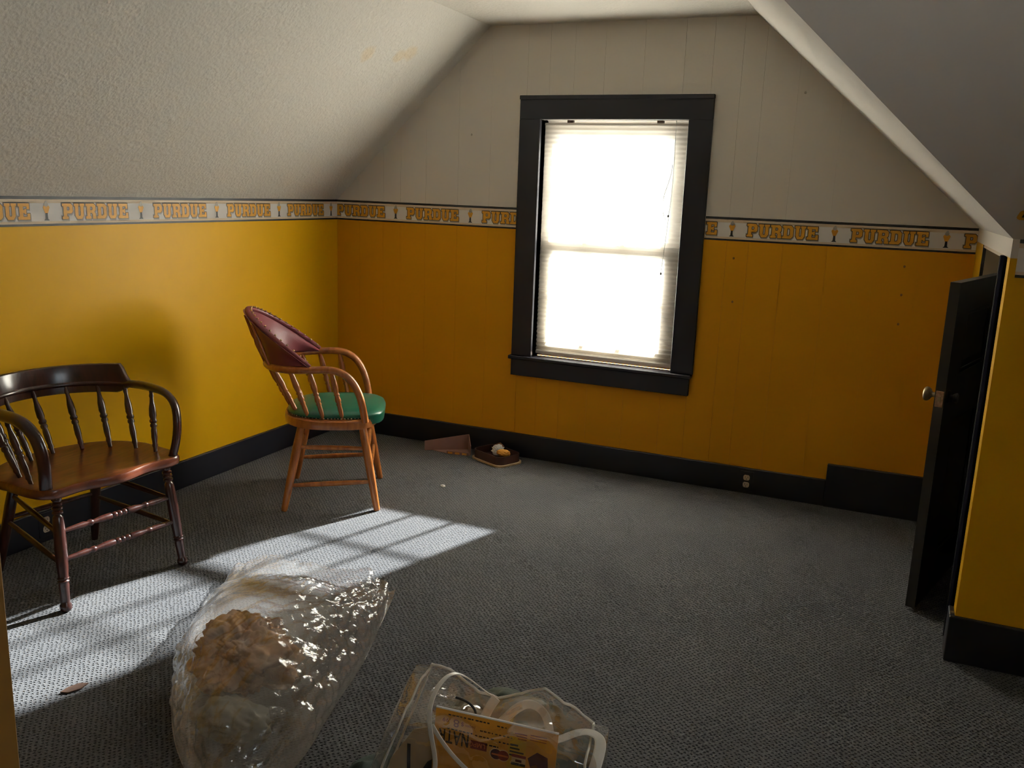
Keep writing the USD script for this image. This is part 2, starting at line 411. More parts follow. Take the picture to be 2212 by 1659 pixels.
obj('head_jamb', box(WX0, WX1, 0.0, 0.10, 1.922, 1.935), M['frame_white'], w1)
GX0, GX1 = 1.405, 2.055


def sash(z0, z1, y, zbot, ztop):
    s = obj('sash', cat([box(WX0, GX0, y, y + .03, z0, z1, .003), box(GX1, WX1, y, y + .03, z0, z1, .003), box(GX0 - .004, GX1 + .004, y, y + .03, z0, zbot, .003), box(GX0 - .004, GX1 + .004, y, y + .03, ztop, z1, .003)]), M['frame_white'], w1)
    w = (GX1 - GX0) / 3
    zm = (zbot + ztop) / 2
    for k in (1, 2):
        obj('muntin', box(GX0 + k * w - .010, GX0 + k * w + .010, y + .006, y + .024, zbot, ztop, .002), M['frame_white'], s)
    obj('muntin', box(GX0, GX1, y + .0055, y + .0245, zm - .010, zm + .010, .002), M['frame_white'], s)
    for i in range(3):
        for za, zb in ((zbot, zm), (zm, ztop)):
            obj('pane', box(GX0 + i * w, GX0 + (i + 1) * w, y + .0135, y + .0165, za, zb), M['glass'], s)


M['glass'] = usdkit.material(stage, '/World/Looks/pane_glass', {'t': ('transparent_bsdf', {'color': (0.93, 0.95, 0.95)}), 'g': ('glossy_bsdf', {'roughness': 0.0}), 'f': ('fresnel', {'IOR': 1.45}), 'm': ('mix_closure', {})},
                             [('f.fac', 'm.fac'), ('t.BSDF', 'm.closure1'), ('g.BSDF', 'm.closure2')], surface='m.closure')
sash(1.22, 1.925, 0.095, 1.29, 1.835)
sash(0.607, 1.275, 0.063, 0.690, 1.205)

# ------------------------------------------------------------------ window 2 (alcove, out of view)
w2 = thing('window_2', 'white double-hung window in the alcove end wall', kind='structure')
ya, yb, za, zb = W2.bounds[0], W2.bounds[2], W2.bounds[1], W2.bounds[3]
obj('casing', cat([box(XE - .02, XE, ya - .11, ya, za - .1, zb + .11), box(XE - .02, XE, yb, yb + .11, za - .1, zb + .11), box(XE - .02, XE, ya, yb, zb, zb + .11), box(XE - .02, XE, ya, yb, za - .1, za)]), M['trim'], w2)
obj('sash', cat([box(XE + .03, XE + .06, ya, ya + .05, za, zb), box(XE + .03, XE + .06, yb - .05, yb, za, zb), box(XE + .03, XE + .06, ya, yb, zb - .05, zb), box(XE + .03, XE + .06, ya, yb, za, za + .06), box(XE + .03, XE + .06, ya, yb, 1.33, 1.39)]), M['frame_white'], w2)
obj('pane', box(XE + .044, XE + .046, ya + .05, yb - .05, za + .06, 1.33), M['glass'], w2)
obj('pane', box(XE + .044, XE + .046, ya + .05, yb - .05, 1.39, zb - .05), M['glass'], w2)

# ------------------------------------------------------------------ pleated shade
M['shade'] = usdkit.material(stage, '/World/Looks/shade_fabric', {'t': ('transparent_bsdf', {'color': (1, 1, 1)}), 'l': ('translucent_bsdf', {'color': (0.52, 0.475, 0.40)}), 'd': ('diffuse_bsdf', {'color': (0.50, 0.46, 0.40)}),
                                                                 'a': ('mix_closure', {'fac': 0.3}), 'm': ('mix_closure', {'fac': 0.10})},
                             [('l.BSDF', 'a.closure1'), ('d.BSDF', 'a.closure2'), ('a.closure', 'm.closure1'), ('t.BSDF', 'm.closure2')], surface='m.closure')
M['rail'] = mat('shade_rail', (0.62, 0.58, 0.52), 0.45)
sh = thing('window_shade', 'white pleated fabric shade drawn down over the bright window', 'shade', (1.741, 0.045, 0))
hw = (WX1 - WX0) / 2 - .007
zs = np.linspace(1.896, 0.640, 105)
amp = 0.0012 + 0.0045 * np.clip((1.25 - zs) / .6, 0, 1)
yy = np.where(np.arange(105) % 2 == 0, 1, -1) * amp
V = np.zeros((105, 2, 3)); V[:, 0, 0], V[:, 1, 0] = -hw, hw; V[:, :, 1] = yy[:, None]; V[:, :, 2] = zs[:, None]
obj('pleated_fabric', grid_mesh(V), M['shade'], sh)
obj('headrail', box(-hw, hw, -.014, .014, 1.894, 1.908, .003), M['rail'], sh)
for x in (-.255, .245):
    obj('bracket', box(x - .017, x + .017, -.008, .016, 1.906, 1.9225, .001), M['dark_brown'], sh)
obj('bottom_rail', box(-hw, hw, -.012, .012, .622, .642, .003), M['rail'], sh)
M['cord'] = mat('cord_grey', (0.40, 0.42, 0.40), 0.6)
cx = 1.741
obj('pull_cord', cat([sweep(spline([(2.075 - cx, -.016, 1.896), (2.073 - cx, -.017, 1.5), (2.050 - cx, -.018, 1.42), (2.040 - cx, -.017, 1.44), (2.066 - cx, -.016, 1.66), (2.068 - cx, -.016, 1.70)], 60), .0012, n=5),
                      sweep(spline([(2.068 - cx, -.015, 1.44), (2.058 - cx, -.015, 1.28), (2.047 - cx, -.015, 1.135)], 20), .001, n=5)]), M['cord'], sh)
obj('cord_tassel', ball((2.065 - cx, -.016, 1.435), .005, 2, (1, 1, 1.3)), M['ink_brown'], sh)
obj('cord_tassel', ball((2.047 - cx, -.016, 1.13), .005, 2, (1, 1, 1.4)), M['ink_brown'], sh)

# ------------------------------------------------------------------ closet door
A = math.radians(16)
HX, HY = 3.608, -0.425
Ld, tk, z0d, z1d = 0.72, 0.035, 0.012, 1.272
dv = np.array([-math.sin(A), -math.cos(A)])
d1 = thing('door_1', 'black panelled closet door standing ajar in the right knee wall', loc=(HX, HY, 0), rotz=math.degrees(math.atan2(dv[1], dv[0])), kind='structure')
# local x from hinge to free edge; local +y is the closet-side face (towards the photographer's right)
P1, P2 = (0.17, 0.92, 0.55, 1.16), (0.17, 0.16, 0.55, 0.74)
fr = sbox(0, z0d, Ld, z1d)
for q in (P1, P2):
    fr = fr.difference(sbox(q[0], q[1], q[2], q[3]))
obj('door_frame', prism(fr, tk, (0, tk / 2, 0), (1, 0, 0), (0, 0, 1)), M['door'], d1)
for q in (P1, P2):
    a0, b0, a1, b1 = q
    pts = []
    for s in (-1, 1):
        y = s * 0.006
        pts += [(a0, y, b0), (a1, y, b0), (a1, y, b1), (a0, y, b1)]
        y = s * 0.013; i = .045
        pts += [(a0 + i, y, b0 + i), (a1 - i, y, b0 + i), (a1 - i, y, b1 - i), (a0 + i, y, b1 - i)]
    obj('raised_panel', trimesh.convex.convex_hull(np.array(pts)), M['door'], d1)
    mold = cat([box(a0, a1, s * .0125 - .004, s * .0125 + .004, b, b + .016, .002) for s in (-1, 1) for b in (b0, b1 - .016)] + [box(a, a + .016, s * .0125 - .004, s * .0125 + .004, b0, b1, .002) for s in (-1, 1) for a in (a0, a1 - .016)])
    obj('panel_moulding', mold, M['door'], d1)
zk = 0.845
obj('latch_plate', box(Ld - .001, Ld + .0015, -.0135, .0135, zk - .033, zk + .027, .0005), M['copper'], d1, 'worn copper-coloured latch plate')
obj('latch_bolt', box(Ld, Ld + .006, -.006, .006, zk - .012, zk + .006, .001), M['brass_worn'], d1)
lx = Ld - .055


def lathe_y(prof, sgn, x, z, n=20):
    return sweep([(x, sgn * (tk / 2 + t), z) for t, r in prof], [r for t, r in prof], n=n, up=(0, 0, 1))


k = obj('door_knob', lathe_y([(.0, .011), (.018, .009), (.024, .012), (.028, .020), (.036, .0265), (.044, .027), (.050, .022), (.053, .010), (.0535, .001)], -1, lx, zk), M['brass_worn'], d1, 'tarnished brass door knob on the room side', smooth=50)
obj('knob_rose', lathe_y([(-.001, .024), (.003, .024), (.005, .020), (.0055, .010)], -1, lx, zk), M['brass_worn'], d1, smooth=40)
obj('door_knob', lathe_y([(.0, .010), (.012, .009), (.018, .014), (.026, .019), (.032, .017), (.035, .008), (.0352, .001)], 1, lx, zk), M['door'], d1, 'black thumb knob on the closet side', smooth=50)
obj('knob_rose', lathe_y([(-.001, .026), (.003, .026), (.006, .021), (.0065, .008)], 1, lx, zk), M['door'], d1, smooth=40)
for z in (.25, 1.13):
    obj('hinge', cat([turned((-.004, -tk / 2 - .004, z - .035), (-.004, -tk / 2 - .004, z + .035), [(0, .005), (1, .005)], 10), box(-.002, .03, -tk / 2 - .0015, -tk / 2 + .001, z - .035, z + .035)]), M['brass_worn'], d1)

# ================================================================== wallpaper border
def glyphs():
    B = sbox
    P_ = unary_union([B(.12, 0, .44, 1), B(0, 0, .56, .17), B(0, .83, .5, 1), Polygon([(.4, 1), (.84, 1), (1, .87), (1, .49), (.84, .36), (.4, .36)])]).difference(Polygon([(.44, .8), (.64, .8), (.69, .75), (.69, .61), (.64, .56), (.44, .56)]))
    U_ = unary_union([B(.1, .2, .4, 1), B(.62, .2, .92, 1), Polygon([(.1, .22), (.27, 0), (.75, 0), (.92, .22), (.92, .3), (.62, .3), (.62, .26), (.56, .2), (.46, .2), (.4, .26), (.4, .3), (.1, .3)]), B(0, .83, .47, 1), B(.55, .83, 1.02, 1)])
    R_ = unary_union([B(.12, 0, .44, 1), B(0, 0, .52, .17), B(0, .83, .5, 1), Polygon([(.4, 1), (.84, 1), (1, .87), (1, .57), (.88, .46), (1.0, .36), (1.0, .17), (1.06, .17), (1.06, 0), (.68, 0), (.68, .3), (.6, .38), (.4, .38)])]).difference(Polygon([(.44, .8), (.64, .8), (.69, .75), (.69, .63), (.64, .58), (.44, .58)]))
    D_ = Polygon([(0, 1), (.8, 1), (1, .82), (1, .18), (.8, 0), (0, 0), (0, .17), (.11, .17), (.11, .83), (0, .83)]).difference(Polygon([(.42, .79), (.6, .79), (.69, .7), (.69, .3), (.6, .21), (.42, .21)]))
    E_ = unary_union([B(.12, 0, .44, 1), B(0, .81, .98, 1), B(.76, .64, .98, .85), B(.3, .41, .7, .59), B(.57, .34, .72, .66), B(0, 0, 1.04, .19), B(.8, .15, 1.04, .38)])
    return {'P': P_, 'U': U_, 'R': R_, 'D': D_, 'E': E_}


GL = glyphs()
PER = 0.4977
LW, LH = 0.0515, 0.064


def border(label, u0, u1, centers, torches, O, u):
    """One strip of border: u0..u1 along direction u from O; heights in z."""
    u = np.array(u, float); v = np.array((0, 0, 1.0)); n = np.cross(u, v)
    b = thing('wallpaper_border', label, 'wallpaper border', group=None)
    clip = sbox(u0, 0, u1, 3)

    def lay(poly, d0, d1):
        poly = poly.intersection(clip)
        return None if poly.is_empty or poly.area < 1e-7 else prism(poly, d1 - d0, np.array(O) + n * d0, u, v)

    obj('paper', lay(sbox(u0, ZB, u1, ZT), .0, .0008), M['paper'], b)
    for a, c in ((ZT - .012, ZT), (ZB, ZB + .009)):
        obj('edge_band', lay(sbox(u0, a, u1, c), .0008, .0013), M['ink'], b, 'black edge band')
    for a, c in ((ZT - .027, ZT - .012), (ZB + .009, ZB + .019)):
        obj('cream_band', lay(sbox(u0, a, u1, c), .0008, .0012), M['cream'], b, 'cream inner band')
    zc = (ZT + ZB) / 2 - .001
    for c in centers:
        word = []
        for i, ch in enumerate('PURDUE'):
            word.append(affinity.translate(affinity.scale(GL[ch], LW, LH, origin=(0, 0)), c + (i - 3) * .0585 + .0025, zc - LH / 2))
        word = unary_union(word)
        out = word.buffer(.0028, join_style=2)
        sh_ = affinity.translate(out, -.0028, .0025).union(affinity.translate(out, .002, -.006))
        ms = lay(word, .0016, .0021)
        if ms is None:
            continue
        w_ = obj('lettering', ms, M['gold'], b, 'gold block capitals')
        obj('outline', lay(out, .0012, .0016), M['ink_brown'], w_)
        obj('drop_shadow', lay(sh_, .0009, .0012), M['shade_grey'], w_)
    for c in torches:
        if not (u0 + .02 < c < u1 - .02):
            continue
        z0 = zc - .036
        bowl = Polygon([(c - .006, z0 + .028), (c + .006, z0 + .028), (c + .016, z0 + .052), (c + .011, z0 + .060), (c, z0 + .054), (c - .011, z0 + .060), (c - .016, z0 + .052)])
        base = Polygon([(c - .013, z0), (c + .013, z0), (c + .006, z0 + .006), (c + .0045, z0 + .030), (c - .0045, z0 + .030), (c - .006, z0 + .006)])
        flame = Polygon([(c - .008, z0 + .056), (c + .008, z0 + .056), (c + .009, z0 + .066), (c + .003, z0 + .080), (c - .004, z0 + .076), (c - .010, z0 + .066)])
        t_ = obj('torch_emblem', lay(bowl, .0016, .002), M['gold'], b, 'small gold torch emblem')
        obj('pedestal', lay(base, .0016, .002), M['ink'], t_)
        obj('flame', lay(flame, .0014, .0018), M['shade_grey'], t_)
    return b


tl = [-(0.0676 + k * PER) for k in range(0, 7)]
border('gold-lettered wallpaper border along the left wall', FY, -.001, [t - PER / 2 for t in tl[:7]] + [0.182], tl, (0, 0, 0), (0, 1, 0))
tb = [0.418 + k * PER for k in range(0, 7)]
cb = [0.418 - PER / 2] + [t + PER / 2 for t in tb]
border('gold-lettered wallpaper border on the window wall, left of the window', .001, CX0 - .001, cb, tb, (0, 0, 0), (1, 0, 0))
border('gold-lettered wallpaper border on the window wall, right of the window', CX1 + .001, W - .001, cb, tb, (0, 0, 0), (1, 0, 0))
ta = [3.592 + k * PER for k in range(4)]
border('gold-lettered wallpaper border on the alcove wall at the right edge', W + .02, XE, [t + PER / 2 for t in ta], ta, (0, YD, 0), (1, 0, 0))

# letter decal on the alcove slope
sv = np.array((0, -1, SR)); sv /= np.linalg.norm(sv)
ld = thing('letter_decal', 'gold-outlined black letter stuck on the grey slope at the right edge', 'decal', (3.528, YD - .068, zd(YD - .068)))
inner = affinity.scale(GL['P'], .10, .10, origin=(0, 0))
inner = affinity.translate(affinity.skew(inner, xs=14, origin=(0, 0)), .012, .012)
nrm = np.cross((1, 0, 0), sv)
obj('gold_backing', prism(inner.buffer(.013).union(sbox(0, 0, .001, .001).buffer(0)), .001, (0, 0, 0), (1, 0, 0), sv), M['gold'], ld)
obj('black_letter', prism(inner, .0006, nrm * .001, (1, 0, 0), sv), M['ink'], ld)

# ================================================================== outlets
def outlet(label, loc, rotz):
    o = thing('wall_outlet', label, 'outlet', loc, rotz)
    obj('cover_plate', box(-.035, .035, -.004, 0, -.054, .054, .0015), M['trim'], o)
    for s in (1, -1):
        face = Point(0, 0).buffer(.0175, 16).intersection(sbox(-.0165, -.0145, .0165, .0145))
        f_ = obj('socket_face', prism(face, .003, (0, -.0035, s * .0195), (1, 0, 0), (0, 0, 1)), M['outlet'], o, 'beige socket face')
        obj('slots', cat([box(-.0075, -.0055, -.0069, -.0060, s * .0195 - .001, s * .0195 + .008), box(.0055, .0075, -.0069, -.0060, s * .0195 - .0005, s * .0195 + .007), box(-.0022, .0022, -.0069, -.0060, s * .0195 - .0095, s * .0195 - .0055)]), M['slot'], f_)


outlet('beige double socket in the black baseboard below the window wall', (2.6035, -.02, .0705), 0)
outlet('beige double socket low on the left wall behind the dark chair', (.02, -2.19, .078), 90)

# ================================================================== dark captain's chair
def spindle_prof(r=1.0):
    p = [(0, .0075), (.06, .0075), (.10, .0095), (.14, .0075), (.20, .009), (.30, .0135), (.42, .0145), (.47, .011), (.49, .0145), (.52, .0145), (.54, .010), (.56, .0135), (.59, .0135), (.61, .010), (.66, .012), (.76, .0125), (.86, .0095), (.90, .0115), (.93, .0085), (1, .0075)]
    return [(t, q * r) for t, q in p]


def captain_chair():
    c = thing('captain_chair', 'dark mahogany low-backed captain chair with turned spindles against the left wall', 'chair', (.402, -2.316, 0), -8)
    # seat: D-shaped, dished, double-dipped front edge
    nu, nv = 40, 22
    ang = np.linspace(0, 2 * np.pi, 72, endpoint=False)

    def outline(a):
        x, y = math.cos(a), math.sin(a)
        k = (abs(x) ** 4.5 + abs(y) ** 4.5) ** (-1 / 4.5)
        px, py = .252 * x * k, .310 * y * k
        if x < 0:
            px = .232 * x * (abs(x) ** 2.3 + abs(y) ** 2.3) ** (-1 / 2.3)
            py = .30 * y * (abs(x) ** 2.3 + abs(y) ** 2.3) ** (-1 / 2.3) + (.015 * y * max(0, 1 - abs(x) * 3))
        if px > .1:
            px += .014 * math.cos(py / .29 * math.pi * 2) * min(1, (px - .1) / .1) + .012 * abs(py / .29) ** 4
        return px, py

    ring = np.array([outline(a) for a in ang])
    rows = []
    for s, z in ((0.97, .418), (1.0, .426), (1.0, .446), (.985, .454), (.93, .456), (.8, .450), (.6, .445), (.35, .444), (.1, .445)):
        rows.append(np.c_[ring * s, np.full(72, z)])
    Vv = np.array(rows)
    Vv[5:, :, 2] += .006 * np.exp(-((Vv[5:, :, 1]) / .05) ** 2) * np.clip(Vv[5:, :, 0] / .2, 0, 1)
    Vv = np.concatenate([Vv, Vv[:, :1]], 1)
    seat = grid_mesh(Vv); n0 = len(seat.vertices)
    top = trimesh.Trimesh(np.vstack([Vv[-1, :-1], Vv[-1, :-1].mean(0)]), [(i, (i + 1) % 72, 72) for i in range(72)], process=False)
    bot = trimesh.Trimesh(np.vstack([Vv[0, :-1], Vv[0, :-1].mean(0)]), [((i + 1) % 72, i, 72) for i in range(72)], process=False)
    seat = cat([seat, top, bot]); seat.merge_vertices(); trimesh.repair.fix_normals(seat)
    obj('seat', seat, M['mahogany_seat'], c, smooth=50, label='broad saddle-shaped wooden seat')
    # bow: posts rise from the seat, bend back and run round behind
    side = lambda s: [(.205, s * .262, .445), (.222, s * .272, .52), (.222, s * .280, .60), (.200, s * .288, .655), (.150, s * .294, .688), (.06, s * .299, .700), (-.03, s * .300, .700)]
    back = [(-.03 - .265 * math.sin(t), .300 * math.cos(t), .698) for t in np.linspace(0, math.pi, 17)[1:-1]]
    path = spline(side(1) + back + side(-1)[::-1], 110)
    obj('arm_bow', sweep(path, .0215 - .0095 * np.clip((.25 - np.abs(np.linspace(-.5, .5, 110))) / .06, 0, 1), .0150, n=16, square=.25), M['mahogany'], c, smooth=50)
    # crest rail, thick and curved, ends swept down to the arms
    th = np.linspace(-1.36, 1.36, 65)
    rows = []
    for t in th:
        f = np.clip((1.36 - abs(t)) / .15, 0, 1); f = f ** 1.6
        zt = .712 + (.784 - .712 - .012 * math.cos(t)) * f; zb = .684 - .026 * min(1, (1.36 - abs(t)) / .2)
        lean = .012 * f
        cx_, cy_ = -.03, 0
        sx, sy = math.cos(t), math.sin(t)
        def pt(off, z, l=0.0):
            return (cx_ - (.267 + off + l) * sx, (.302 + off + l * .5) * sy, z)
        rows.append([pt(-.014, zb + .004), pt(-.016, (zb + zt) / 2, lean * .5), pt(-.012, zt - .004, lean), pt(-.006, zt, lean), pt(.006, zt, lean), pt(.013, zt - .006, lean), pt(.016, (zb + zt) / 2, lean * .5), pt(.014, zb + .004), pt(0.006, zb), pt(-.006, zb), pt(-.014, zb + .004)])
    R_ = np.array(rows)
    cr = cat([grid_mesh(R_)] + [trimesh.Trimesh(np.vstack([R_[i, :-1], R_[i, :-1].mean(0)]), [(j, (j + 1) % 10, 10) for j in range(10)], process=False) for i in (0, -1)])
    cr.merge_vertices(); trimesh.repair.fix_normals(cr)
    obj('crest_rail', cr, M['mahogany'], c, smooth=50, label='thick curved crest rail, nearly black')
    # spindles
    tops, bots = [], []
    for yt, xt, yb_, xb in ((0, -.293, 0, -.178), (.125, -.268, .105, -.148), (.224, -.204, .192, -.092), (.284, -.108, .240, .008), (.296, .046, .258, .108)):
        for s in ((-1, 1) if yt else (1,)):
            tops.append((xt, s * yt, .692)); bots.append((xb, s * yb_, .450))
    for a, b in zip(tops, bots):
        obj('spindle', turned(a, b, spindle_prof()), M['mahogany'], c, smooth=50)
    leg = [(0, .012), (.03, .017), (.06, .0175), (.075, .012), (.085, .0185), (.10, .0185), (.11, .012), (.12, .0185), (.135, .0185), (.145, .012), (.155, .0185), (.17, .0185), (.18, .012), (.20, .0175), (.26, .0195), (.45, .021), (.62, .020), (.70, .0175), (.715, .0205), (.73, .0165), (.74, .0205), (.755, .0165), (.77, .018), (.90, .016), (.925, .015), (.94, .0195), (.965, .021), (.985, .019), (1, .012)]
    legb = [(0, .012), (.06, .018), (.35, .021), (.7, .0185), (.9, .016), (1, .013)]
    ft = {}
    for s in (-1, 1):
        ft['f', s] = ((.205, s * .228, .430), (.255, s * .252, 0.0))
        ft['b', s] = ((-.150, s * .165, .430), (-.262, s * .205, 0.0))
        obj('leg', turned(*ft['f', s], leg), M['mahogany'], c, smooth=50)
        obj('leg', turned(*ft['b', s], legb), M['mahogany'], c, smooth=50)
    at = lambda kx, s, z: np.array(ft[kx, s][1]) + (np.array(ft[kx, s][0]) - np.array(ft[kx, s][1])) * z / .43
    strf = [(0, .007), (.08, .009), (.20, .0125), (.23, .008), (.245, .0125), (.265, .0125), (.28, .008), (.36, .0135), (.43, .0135), (.44, .008), (.455, .0125), (.475, .0125), (.485, .008), (.5, .0125), (.515, .0125), (.525, .008), (.545, .0125), (.56, .0125), (.57, .008), (.58, .0135), (.65, .0135), (.72, .008), (.735, .0125), (.755, .0125), (.77, .008), (.80, .0125), (.92, .009), (1, .007)]
    strp = [(0, .0075), (.3, .010), (.5, .011), (.7, .010), (1, .0075)]
    for z in (.288, .187):
        obj('stretcher', turned(at('f', -1, z), at('f', 1, z), strf), M['mahogany'], c, smooth=50)
    for s in (-1, 1):
        for z in (.31, .20):
            obj('stretcher', turned(at('b', s, z + .015), at('f', s, z - .03), strp), M['mahogany'], c, smooth=50)
    obj('stretcher', turned(at('b', -1, .23), at('b', 1, .23), strp), M['mahogany'], c, smooth=50)
    return c


captain_chair()


# ================================================================== oak armchair with burgundy back
def oak_chair():
    c = thing('oak_armchair', 'oak armchair with round burgundy vinyl back and green vinyl seat near the window corner', 'chair', (.734, -1.08, 0), 30.2)
    a = np.linspace(0, 2 * np.pi, 64, endpoint=False)

    def outline(t, kx=1.0, ky=1.0):
        x, y = math.cos(t), math.sin(t)
        e_ = 3.4 if x > 0 else 2.4
        k = (abs(x) ** e_ + abs(y) ** e_) ** (-1 / e_)
        return ((.205 if x > 0 else .245) * x * k * kx, .262 * y * k * ky)

    def layered(rows, mat_, name, **kw):
        Vv = np.array(rows); Vv = np.concatenate([Vv, Vv[:, :1]], 1)
        n = Vv.shape[1] - 1
        m = cat([grid_mesh(Vv)] + [trimesh.Trimesh(np.vstack([Vv[i, :-1], Vv[i, :-1].mean(0)]), [(j, (j + 1) % n, n) for j in range(n)], process=False) for i in (0, -1)])
        m.merge_vertices(); trimesh.repair.fix_normals(m)
        return obj(name, m, mat_, c, smooth=50, **kw)

    layered([np.array([(*outline(t, s, s), z) for t in a]) for s, z in ((.95, .400), (1.0, .405), (1.012, .424), (1.0, .443), (.95, .448))], M['oak'], 'seat_frame')
    layered([np.array([(outline(t, s, s)[0] + (.045 if math.cos(t) > .25 else 0) * min(1, (math.cos(t) - .25) * 2 if math.cos(t) > .25 else 0), outline(t, s, s)[1] * .93, z - (.030 if math.cos(t) > .6 and lvl < 2 else 0)) for t in a])
             for lvl, (s, z) in enumerate(((.88, .446), (.93, .448), (.955, .457), (.93, .470), (.82, .483), (.6, .492), (.3, .496)))], M['green'], 'seat_cushion', label='padded green vinyl seat')
    nails = cat([ball((outline(t)[0] * .955, outline(t)[1] * .90, .452), .0042, 1) for t in np.linspace(.55, 2 * np.pi - .55, 70)])
    obj('seat_nails', nails, M['brass_worn'], c, kind='stuff')
    side = lambda s: [(.150, s * .240, .440), (.140, s * .247, .51), (.112, s * .250, .60), (.068, s * .252, .66), (.01, s * .253, .688), (-.05, s * .253, .692), (-.10, s * .252, .690)]
    back = [(-.10 - .232 * math.sin(t), .252 * math.cos(t), .690 - .012 * math.sin(t)) for t in np.linspace(0, math.pi, 17)[1:-1]]
    obj('arm_bow', sweep(spline(side(1) + back + side(-1)[::-1], 110), .0175, .0165, n=14, square=.15), M['oak'], c, smooth=50)
    # raised hoop and the vinyl shell between it and the bow
    ph = np.linspace(-math.pi / 2, math.pi / 2, 61)
    hoop = np.array([(-.105 - .312 * math.cos(t), .247 * math.sin(t), .702 + .232 * math.cos(t) ** .95 if math.cos(t) > 0 else .702) for t in ph])
    obj('back_hoop', sweep(hoop, .0135, n=12), M['burgundy'], c, smooth=50)
    low = np.array([(-.105 - .205 * math.cos(t), .232 * math.sin(t), .690) for t in ph])
    rows = []
    for k_ in np.linspace(0, 1, 14):
        bulge = .016 * math.sin(math.pi * k_)
        row = low + (hoop - low) * k_
        nrm_ = np.c_[np.cos(ph), -np.sin(ph), np.zeros(61)]
        rows.append(row + nrm_ * bulge)
    inner_ = np.array(rows)
    outer_ = inner_ + np.c_[-np.cos(ph), np.sin(ph), np.zeros(61)][None] * .020
    shell = cat([grid_mesh(inner_), grid_mesh(outer_[::-1]), grid_mesh(np.array([inner_[0], outer_[0]])), grid_mesh(np.array([inner_[-1], outer_[-1]]))])
    shell.merge_vertices(); trimesh.repair.fix_normals(shell)
    obj('back_pad', shell, M['burgundy'], c, smooth=60, label='curved burgundy vinyl back')
    nails = cat([ball(hoop[i] + np.array([.010 * math.cos(ph[i]) + .006, -.010 * math.sin(ph[i]), .010]), (.0050), 1) for i in range(1, 60, 2)])
    obj('back_nails', nails, M['brass'], c, kind='stuff', label='brass nail heads along the back edge')
    sp = [(0, .0085), (.06, .010), (.14, .0125), (.32, .0150), (.40, .0125), (.44, .010), (.47, .014), (.50, .010), (.54, .013), (.60, .0145), (.64, .010), (.67, .0135), (.71, .010), (.78, .0115), (.92, .0095), (1, .009)]
    for s in (-1, 1):
        for xt, xb in ((-.005, .045), (-.105, -.045), (-.195, -.115)):
            q = math.sqrt(max(0, 1 - ((xt + .10) / .232) ** 2)) if xt < -.10 else 1
            qb = .94 if xb > -.1 else .84
            obj('spindle', turned((xt, s * .252 * q, .684), (xb, s * .236 * qb, .444), sp), M['oak'], c, smooth=50)
    for t in np.radians((-40, 0, 40)):
        obj('spindle', turned((-.10 - .232 * math.cos(t), .252 * math.sin(t), .676), (-.03 - .185 * math.cos(t), .205 * math.sin(t), .444), sp), M['oak'], c, smooth=50)
    for t in np.radians((-34, -11, 11, 34)):
        h = (-.118 - .312 * math.cos(t), .252 * math.sin(t), .702 + .215 * math.cos(t))
        obj('short_spindle', turned((-.108 - .232 * math.cos(t), .254 * math.sin(t), .684), h, [(0, .006), (.2, .008), (.4, .011), (.5, .007), (.6, .010), (.8, .007), (1, .006)]), M['oak'], c, smooth=50)
    leg = [(0, .014), (.04, .0185), (.3, .021), (.6, .0195), (.9, .0165), (.985, .0155), (1, .013)]
    ft = {}
    for s in (-1, 1):
        ft['f', s] = ((.135, s * .195, .415), (.208, s * .247, 0.0))
        ft['b', s] = ((-.150, s * .185, .415), (-.232, s * .248, 0.0))
        for k_ in 'fb':
            obj('leg', turned(*ft[k_, s], leg), M['oak'], c, smooth=50)
    at = lambda kx, s, z: np.array(ft[kx, s][1]) + (np.array(ft[kx, s][0]) - np.array(ft[kx, s][1])) * z / .415
    st = [(0, .0085), (.2, .011), (.5, .0125), (.8, .011), (1, .0085)]
    for s in (-1, 1):
        obj('stretcher', turned(at('b', s, .305), at('f', s, .300), st), M['oak'], c, smooth=50)
        obj('stretcher', turned(at('b', s, .122), at('f', s, .140), st), M['oak'], c, smooth=50)
    for z in (.285, .195):
        obj('stretcher', turned(at('f', -1, z), at('f', 1, z), st), M['oak'], c, smooth=50)
    obj('stretcher', turned(at('b', -1, .25), at('b', 1, .25), st), M['oak'], c, smooth=50)
    obj('rear_brace', cat([box(-.158, -.140, -.17, .17, .372, .405, .004)]), M['oak'], c)


oak_chair()

# ================================================================== boxes under the window wall
ob = thing('cardboard_tray', 'brown cardboard tray lying open and tilted against the baseboard, left of the darker one', 'box', (.744, -.19, 0), 32.7)
obj('back_panel', prism(Polygon([(0, .002), (.262, .002), (.262, .098), (0, .060)]), .004, (0, .004, 0), (1, 0, 0), (0, 0, 1)), M['cardboard'], ob)
obj('end_panel', prism(Polygon([(-.112, .002), (0, .002), (0, .098), (-.112, .058)]), .004, (.262, .0, 0), (0, 1, 0), (0, 0, 1)), M['cardboard'], ob)
obj('floor_panel', prism(Polygon([(.05, 0), (.262, 0), (.262, -.112), (.25, -.121), (.127, -.071)]), .003, (0, 0, .001), (1, 0, 0), (0, 1, 0)), M['cardboard'], ob)
lip = obj('front_lip', prism(sbox(0, .001, .134, .018), .003, (.127, -.071, 0), (.921, -.389, 0), (0, 0, 1)), M['cardboard'], ob)
for x in (.006, .050, .094):
    obj('printed_patch', prism(sbox(x, .003, x + .028, .015), .0006, (.127, -.0742, 0), (.921, -.389, 0), (0, 0, 1)), M['orange'], lip, 'orange printed patch')

